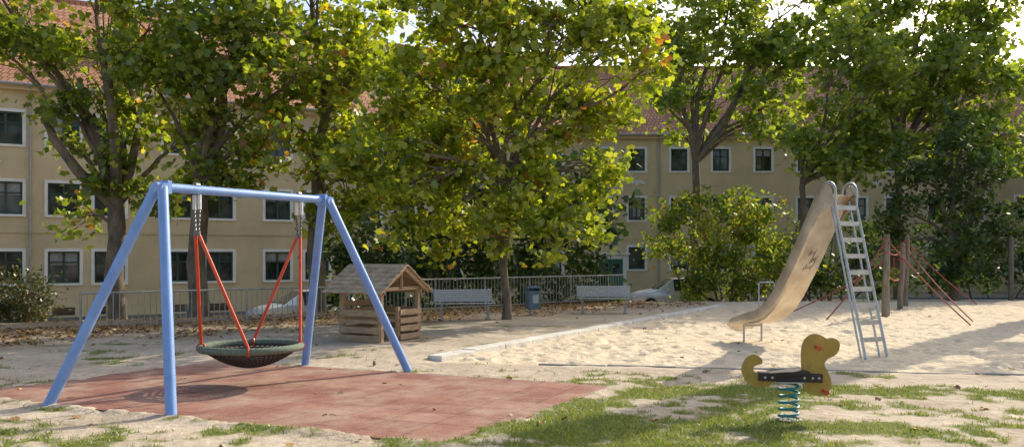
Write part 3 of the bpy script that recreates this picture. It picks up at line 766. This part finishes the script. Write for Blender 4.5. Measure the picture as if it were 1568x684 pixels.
# ------------------------------------------------------------------ sandbox edging
def edging(p, q, w, name, z, m):
    mb = MB(); p = Vector(p); q = Vector(q); L = (q - p).length; n = int(L / 1.0)
    for i in range(n):
        a_ = p.lerp(q, (i + .006) / n); b_ = p.lerp(q, (i + .994) / n); dz = random.uniform(-.010, .006)
        o = Vector((random.uniform(-.012, .012), random.uniform(-.012, .012)))
        mb.beam((*(a_ + o), z + dz - .08), (*(b_ + o), z + dz - .08 + random.uniform(-.006, .006)), w, .2)
    mb.obj(name, m, bevel=.012)
edging((-1.23, 13.4), (6.8, 27.5), .28, 'sandpit_edging', .045, M_conc)
edging((.4, 12.86), (12.5, 10.75), .08, 'sandpit_edging', -.008, M_conc2)

# ------------------------------------------------------------------ slide
sl = empty('playground_slide')
base = Vector((5.9, 13.7, 0)); D = Vector((-.45, .89, 0)).normalized(); Sd = Vector((D.y, -D.x, 0))  # Sd -> right
topp = base + D * .74
prof = [(-.02, 2.66), (.08, 2.60), (.2, 2.38), (.37, 2.08), (.77, 1.40), (1.1, .90), (1.3, .66), (1.5, .50), (1.7, .41), (1.95, .36), (2.2, .33), (2.34, .30), (2.42, .22)]
pp = []
for i in range(len(prof) - 1):
    for k in range(3):
        t = k / 3; pp.append((lerp(prof[i][0], prof[i + 1][0], t), lerp(prof[i][1], prof[i + 1][1], t)))
pp.append(prof[-1])
mb = MB(); hw = .28; hh = .20; th = .012
sec = [(-hw - .025, hh), (-hw - .02, hh + .012), (-hw, hh), (-hw, .03), (-hw + .03, 0), (hw - .03, 0), (hw, .03), (hw, hh), (hw + .02, hh + .012), (hw + .025, hh), (hw + th, .02), (hw - .02, -th), (-hw + .02, -th), (-hw - th, .02)]
K = len(sec); n0 = 0
def chute_pt(s_, w_, off):
    for i in range(len(prof) - 1):
        if prof[i][0] <= s_ <= prof[i + 1][0]:
            t_ = (s_ - prof[i][0]) / (prof[i + 1][0] - prof[i][0]); z_ = lerp(prof[i][1], prof[i + 1][1], t_)
            tt = Vector((prof[i + 1][0] - prof[i][0], prof[i + 1][1] - prof[i][1])).normalized(); nr = Vector((-tt.y, tt.x))
            if nr.y < 0: nr = -nr
            p = topp + D * (s_ + nr.x * off) + Sd * w_; return Vector((p.x, p.y, z_ + nr.y * off))
for i, (s_, z_) in enumerate(pp):
    t0 = pp[max(0, i - 1)]; t1 = pp[min(len(pp) - 1, i + 1)]
    t = Vector((t1[0] - t0[0], t1[1] - t0[1])).normalized(); nr = Vector((-t.y, t.x))
    if nr.y < 0: nr = -nr
    fl = 1.0 if s_ < 1.9 else lerp(1, .55, (s_ - 1.9) / .55)
    for (w_, h_) in sec:
        h2 = h_ * fl if h_ > 0 else h_
        p = topp + D * (s_ + nr.x * h2) + Sd * w_; mb.v.append((p.x, p.y, z_ + nr.y * h2))
for i in range(len(pp) - 1):
    for k in range(K):
        mb.f.append((i * K + k, i * K + (k + 1) % K, (i + 1) * K + (k + 1) % K, (i + 1) * K + k)); mb.m.append(0)
mb.f.append(tuple(range(K))); mb.m.append(0); mb.f.append(tuple((len(pp) - 1) * K + k for k in reversed(range(K)))); mb.m.append(0)
mb.obj('chute', M_ssteel, sl, smooth=True)
mb = MB()
for (s0, w0, L_, A_) in ((.60, -.12, .16, .03), (.67, -.02, .14, .035), (.75, -.10, .2, .025)):
    mb.tube([chute_pt(s0 + A_ * math.sin(k * 1.7) * (1 + .4 * math.sin(k * .6)), w0 + L_ * k / 14, -th - .001) for k in range(15)], .0035, 5)
mb.obj('graffiti_scribble', M_scrib, sl)
mb = MB()
def SP(s, w, z): p = topp + D * s + Sd * w; return Vector((p.x, p.y, z))
for w in (-.25, .25):
    pts = [SP(-.74, w, -.1), SP(-.10, w, 2.48)]
    cs, cz, R = .04, 2.68, .15
    arc = [SP(cs - R * math.cos(a), w, cz + .19 * math.sin(a)) for a in [math.pi * k / 10 for k in range(11)]]
    mb.tube(pts + arc + [SP(.22, w, 2.42), SP(.30, w * .98, 2.28)], .024, 10)
    mb.tube([SP(-.62, w * .86, -.1), SP(-.02, w * .86, 2.35), SP(.02, w * .86, 2.56)], .018, 8)
for k in range(9):
    z = .28 + k * .27; s = lerp(-.74, -.10, (z + .1) / 2.58)
    mb.beam(SP(s, -.25, z), SP(s, .25, z), .075, .022, up=D)
    mb.tube([SP(s + .03, -.25, z - .012), SP(s + .03, .25, z - .012)], .013, 8)
for w in (-.22, .22):
    mb.tube([SP(2.12, w, -.15), SP(2.12, w, .33)], .02, 8)
mb.tube([SP(2.12, -.24, .30), SP(2.12, .24, .30)], .018, 8)
mb.obj('ladder_and_supports', M_galv, sl, smooth=True)
mb = MB()
for w in (-.295, .295):
    ring = [(-.08, 2.45), (-.10, 2.66), (-.04, 2.80), (.06, 2.83), (.16, 2.77), (.24, 2.62), (.42, 2.30), (.36, 2.08), (.16, 2.36)]
    n = len(mb.v)
    for o in (-.004, .004): mb.v += [tuple(SP(s_, w + o, z_)) for s_, z_ in ring]
    k = len(ring); mb.f.append(tuple(n + q for q in range(k))); mb.f.append(tuple(n + k + q for q in reversed(range(k)))); mb.m += [0, 0]
    for q in range(k): mb.f.append((n + q, n + (q + 1) % k, n + k + (q + 1) % k, n + k + q)); mb.m.append(0)
mb.obj('side_cheeks', M_ssteel, sl)

# ------------------------------------------------------------------ climbing rope frame
cf = empty('rope_climbing_frame'); mb = MB(); rp = MB()
posts = [(9.93, 22.6, 2.2), (10.25, 23.3, 1.95), (12.75, 27.5, 2.2), (11.9, 26.0, 2.0)]
for x, y, h in posts:
    mb.tube(curve((x, y, -.3), (x + .05, y, h), 0, 6, .01), [.085, .083, .08, .082, .078, .076, .07], 12)
mb.obj('wooden_posts', M_post, cf, smooth=True)
def sagrope(a_, b_, sag, r=.017):
    a_ = Vector(a_); b_ = Vector(b_); rp.tube([a_.lerp(b_, t / 10) - Vector((0, 0, sag * math.sin(math.pi * t / 10))) for t in range(11)], r, 6)
for i, (x, y, h) in enumerate(posts):
    for z in (h - .12, h - .5): rp.tube([(x + .09 * math.cos(a), y + .09 * math.sin(a), z) for a in [2 * math.pi * k / 10 for k in range(10)]], .018, 6, closed=True)
sagrope((9.98, 22.6, 2.05), (10.8, 20.0, 0.0), .08); sagrope((10.25, 23.3, 1.8), (12.75, 27.5, 2.0), .25)
sagrope((12.8, 27.5, 2.05), (15.6, 28.5, .0), .1); sagrope((9.95, 22.6, 1.5), (8.3, 25.0, 0), .08); sagrope((9.93, 22.6, 2.0), (8.0, 21.6, .0), .1)
sagrope((12.75, 27.5, 1.9), (11.5, 21.2, 0), .1); sagrope((9.98, 22.6, 1.1), (12.75, 27.5, 1.1), .2)
for t in (.33, .66):
    a_ = Vector((9.98, 22.6, 0)).lerp(Vector((12.75, 27.5, 0)), t); s_ = math.sin(math.pi * t)
    rp.tube([a_ + Vector((0, 0, 1.8 - .25 * s_)), a_ + Vector((0, 0, .95 - .12 * s_))], .013, 6)
rp.obj('red_ropes', M_ropered, cf, smooth=True)
g = empty('metal_hurdle_bar'); mb = MB()
mb.tube([(7.85, 27, -.2), (7.85, 27, .72), (7.88, 27.0, .78), (8.34, 27.1, .78), (8.37, 27.1, .72), (8.37, 27.1, -.2)], .022, 10); mb.obj('bar', M_white, g, smooth=True)
g = empty('wooden_bollard'); mb = MB(); mb.tube([(19.4, 33, -.3), (19.4, 33, 2.3), (19.4, 33, 2.36)], [.11, .10, .06], 12); mb.obj('post', M_post, g, smooth=True)

# ------------------------------------------------------------------ spring rocker dog
dg = empty('spring_rocker_dog', (2.77, 8.5, 0)); dg.rotation_euler = (0, 0, math.radians(-6))
def outline(l): return [((a_ - 1208) / 155., (642 - b_) / 155.) for a_, b_ in l]
def smoothpoly(p, it=2):
    for _ in range(it):
        q = []
        for i in range(len(p)):
            a_, b_ = p[i], p[(i + 1) % len(p)]
            q += [(a_[0] * .75 + b_[0] * .25, a_[1] * .75 + b_[1] * .25), (a_[0] * .25 + b_[0] * .75, a_[1] * .25 + b_[1] * .75)]
        p = q
    return p
def plate(poly, y0, th, name, m):
    mb = MB(); k = len(poly)
    mb.v = [(a_, y0 - th / 2, b_) for a_, b_ in poly] + [(a_, y0 + th / 2, b_) for a_, b_ in poly]
    mb.f = [tuple(range(k)), tuple(reversed(range(k, 2 * k)))] + [(i, (i + 1) % k, k + (i + 1) % k, k + i) for i in range(k)]
    mb.m = [0] * len(mb.f); return mb.obj(name, m, dg, bevel=.004)
head = smoothpoly(outline([(1228, 562), (1227, 535), (1231, 518), (1243, 508), (1256, 510), (1265, 517), (1275, 514), (1284, 520), (1283, 532), (1277, 541), (1266, 545), (1259, 555), (1266, 566), (1272, 582), (1269, 596), (1258, 603), (1243, 602), (1232, 596), (1228, 580)]))
tail = smoothpoly(outline([(1139, 556), (1145, 545), (1156, 541), (1166, 546), (1168, 555), (1160, 556), (1153, 560), (1154, 568), (1163, 571), (1182, 571), (1186, 582), (1176, 591), (1160, 592), (1147, 587), (1140, 576), (1136, 565)]))
plate(head, 0, .035, 'dog_head_panel', M_dog); plate(tail, 0, .035, 'dog_tail_panel', M_dog)
mb = MB()
for s in (-1, 1): mb.beam((-.30, s * .035, .435), (.32, s * .035, .425), .032, .085)
mb.obj('side_boards', M_black, dg, bevel=.006)
mb = MB(); seat = [(-.22, .47), (-.1, .485), (.06, .50), (.17, .505), (.2, .47), (.05, .465), (-.1, .455)]
pl_ = smoothpoly(seat, 1); k = len(pl_)
for y_ in (-.12, .12): mb.v += [(a_, y_ * (1 - .25 * abs(a_) / .2), b_) for a_, b_ in pl_]
mb.f = [tuple(range(k)), tuple(reversed(range(k, 2 * k)))] + [(i, (i + 1) % k, k + (i + 1) % k, k + i) for i in range(k)]; mb.m = [0] * len(mb.f)
mb.obj('rubber_seat', M_black, dg, bevel=.01)
mb = MB()
for (x_, z_) in ((.26, .735), (.33, .30)):
    mb.tube([(x_, -.15, z_), (x_, .15, z_)], .017, 12)
    for s in (-.15, .15): mb.tube([(x_, s - .006, z_), (x_, s + .006, z_)], .026, 12)
mb.obj('handles', M_red, dg, smooth=True)
mb = MB()
for x_ in (-.24, -.17, .14, .22, .28): mb.tube([(x_, -.064, .43), (x_, .064, .43)], .013, 8)
mb.box((0, 0, .385), (.26, .2, .012)); mb.obj('bolts_and_plate', M_galv, dg)
mb = MB(); T = 5.6; n = 150
mb.tube([(.095 * math.cos(2 * math.pi * T * i / n), .095 * math.sin(2 * math.pi * T * i / n), .01 + .37 * i / n) for i in range(n + 1)], .0135, 8)
mb.obj('coil_spring', M_teal, dg, smooth=True)
mb = MB(); mb.tube([(0, 0, -.05), (0, 0, .012)], .13, 20); mb.obj('base_plate', M_galv, dg)

# ------------------------------------------------------------------ grass blades, fallen leaves
pts = []
N = 260000
X = rng.uniform(-8, 9.2, N); Y = 6.6 + (14.8 - 6.6) * rng.uniform(0, 1, N) ** 1.4
for x, y in zip(X, Y):
    if abs(x) > y * .64 + .4: continue
    if random.random() < grass(x, y) * .8 - .05: pts.append((x, y, .018 if mat_in(x, y) > -.05 else 0.))
P = np.array(pts); n = len(P)
base_ = P
an = rng.uniform(0, 2 * math.pi, n); h = rng.uniform(.012, .048, n); w = .004 + .003 * rng.random(n)
dx = np.column_stack([np.cos(an), np.sin(an), np.zeros(n)]) * w[:, None]
ln = rng.normal(size=(n, 3)) * .018; ln[:, 2] = h
Xv = np.stack([base_ - dx, base_ + dx, base_ + ln], 1).astype(np.float32)
me = bpy.data.meshes.new('grass'); me.vertices.add(n * 3); me.vertices.foreach_set('co', Xv.ravel()); me.loops.add(n * 3); me.loops.foreach_set('vertex_index', np.arange(n * 3, dtype=np.int32))
me.polygons.add(n); me.polygons.foreach_set('loop_start', np.arange(0, n * 3, 3, dtype=np.int32)); me.update(calc_edges=True)
me.materials.append(leafmat('grass_blades', [(0, (.11, .16, .03)), (.5, (.19, .25, .045)), (.85, (.29, .32, .08)), (1, (.45, .40, .18))], trans=.4, tboost=1.2))
COL.objects.link(bpy.data.objects.new('grass', me))
L_dead = leafmat('dry_leaves', [(0, (.16, .08, .035)), (.4, (.34, .18, .07)), (.8, (.52, .32, .13)), (1, (.60, .46, .20))], trans=.15, tboost=1)
q = []
for _ in range(30000):
    x = random.uniform(-12, 6.5); y = random.uniform(15, 30); t = fence_y(min(x, 5)) - y
    if sandside(x, y) > 0: p = .0015
    else: p = .6 * sst(4.6, .4, t + 2.5 * noise.noise(Vector((x * .7, y * .7, 2)))) + .005
    if t < -2: p = .1
    if random.random() < p: q.append((x, y, tz(x, y) + .02 + random.random() * .03))
for _ in range(80):
    y = random.uniform(7, 16); x = random.uniform(-.62, .62) * y; q.append((x, y, tz(x, y) + .03))
leafmesh('fallen_leaves', np.array(q), .075, L_dead, T8, up=2.2, fold=.6)

# ------------------------------------------------------------------ light, sky, camera
EL, AZ = math.radians(30.5), math.atan2(.69, .72)  # azimuth from +Y towards +X
sd = Vector((math.sin(AZ) * math.cos(EL), math.cos(AZ) * math.cos(EL), math.sin(EL)))
sun = bpy.data.lights.new('sun', 'SUN'); sun.energy = 5; sun.angle = math.radians(.5); sun.color = (1, .90, .71)
so = bpy.data.objects.new('sun', sun); so.rotation_euler = sd.to_track_quat('Z', 'Y').to_euler(); COL.objects.link(so); so.location = (20, 20, 30)
w = bpy.data.worlds.new('World'); S.world = w; w.use_nodes = True; nt = w.node_tree
sk = nt.nodes.new('ShaderNodeTexSky'); sk.sky_type = 'NISHITA'; sk.sun_disc = False; sk.sun_elevation = EL; sk.sun_rotation = AZ; sk.dust_density = 4; sk.air_density = 1.0; sk.ozone_density = 1
bg = nt.nodes['Background']; bg.inputs[1].default_value = .23; nt.links.new(sk.outputs[0], bg.inputs[0])
S.view_settings.view_transform = 'Standard'; S.view_settings.look = 'None'; S.view_settings.exposure = 0
cam = bpy.data.cameras.new('camera'); cam.sensor_width = 36; cam.lens = 36 * 1300 / 1568; cam.shift_y = 48 / 1568; cam.clip_end = 2000
co = bpy.data.objects.new('camera', cam); co.location = (0, 0, 1.65); co.rotation_euler = (math.radians(90), 0, 0); COL.objects.link(co); S.camera = co
print('leaves etc done', len(P), len(q))
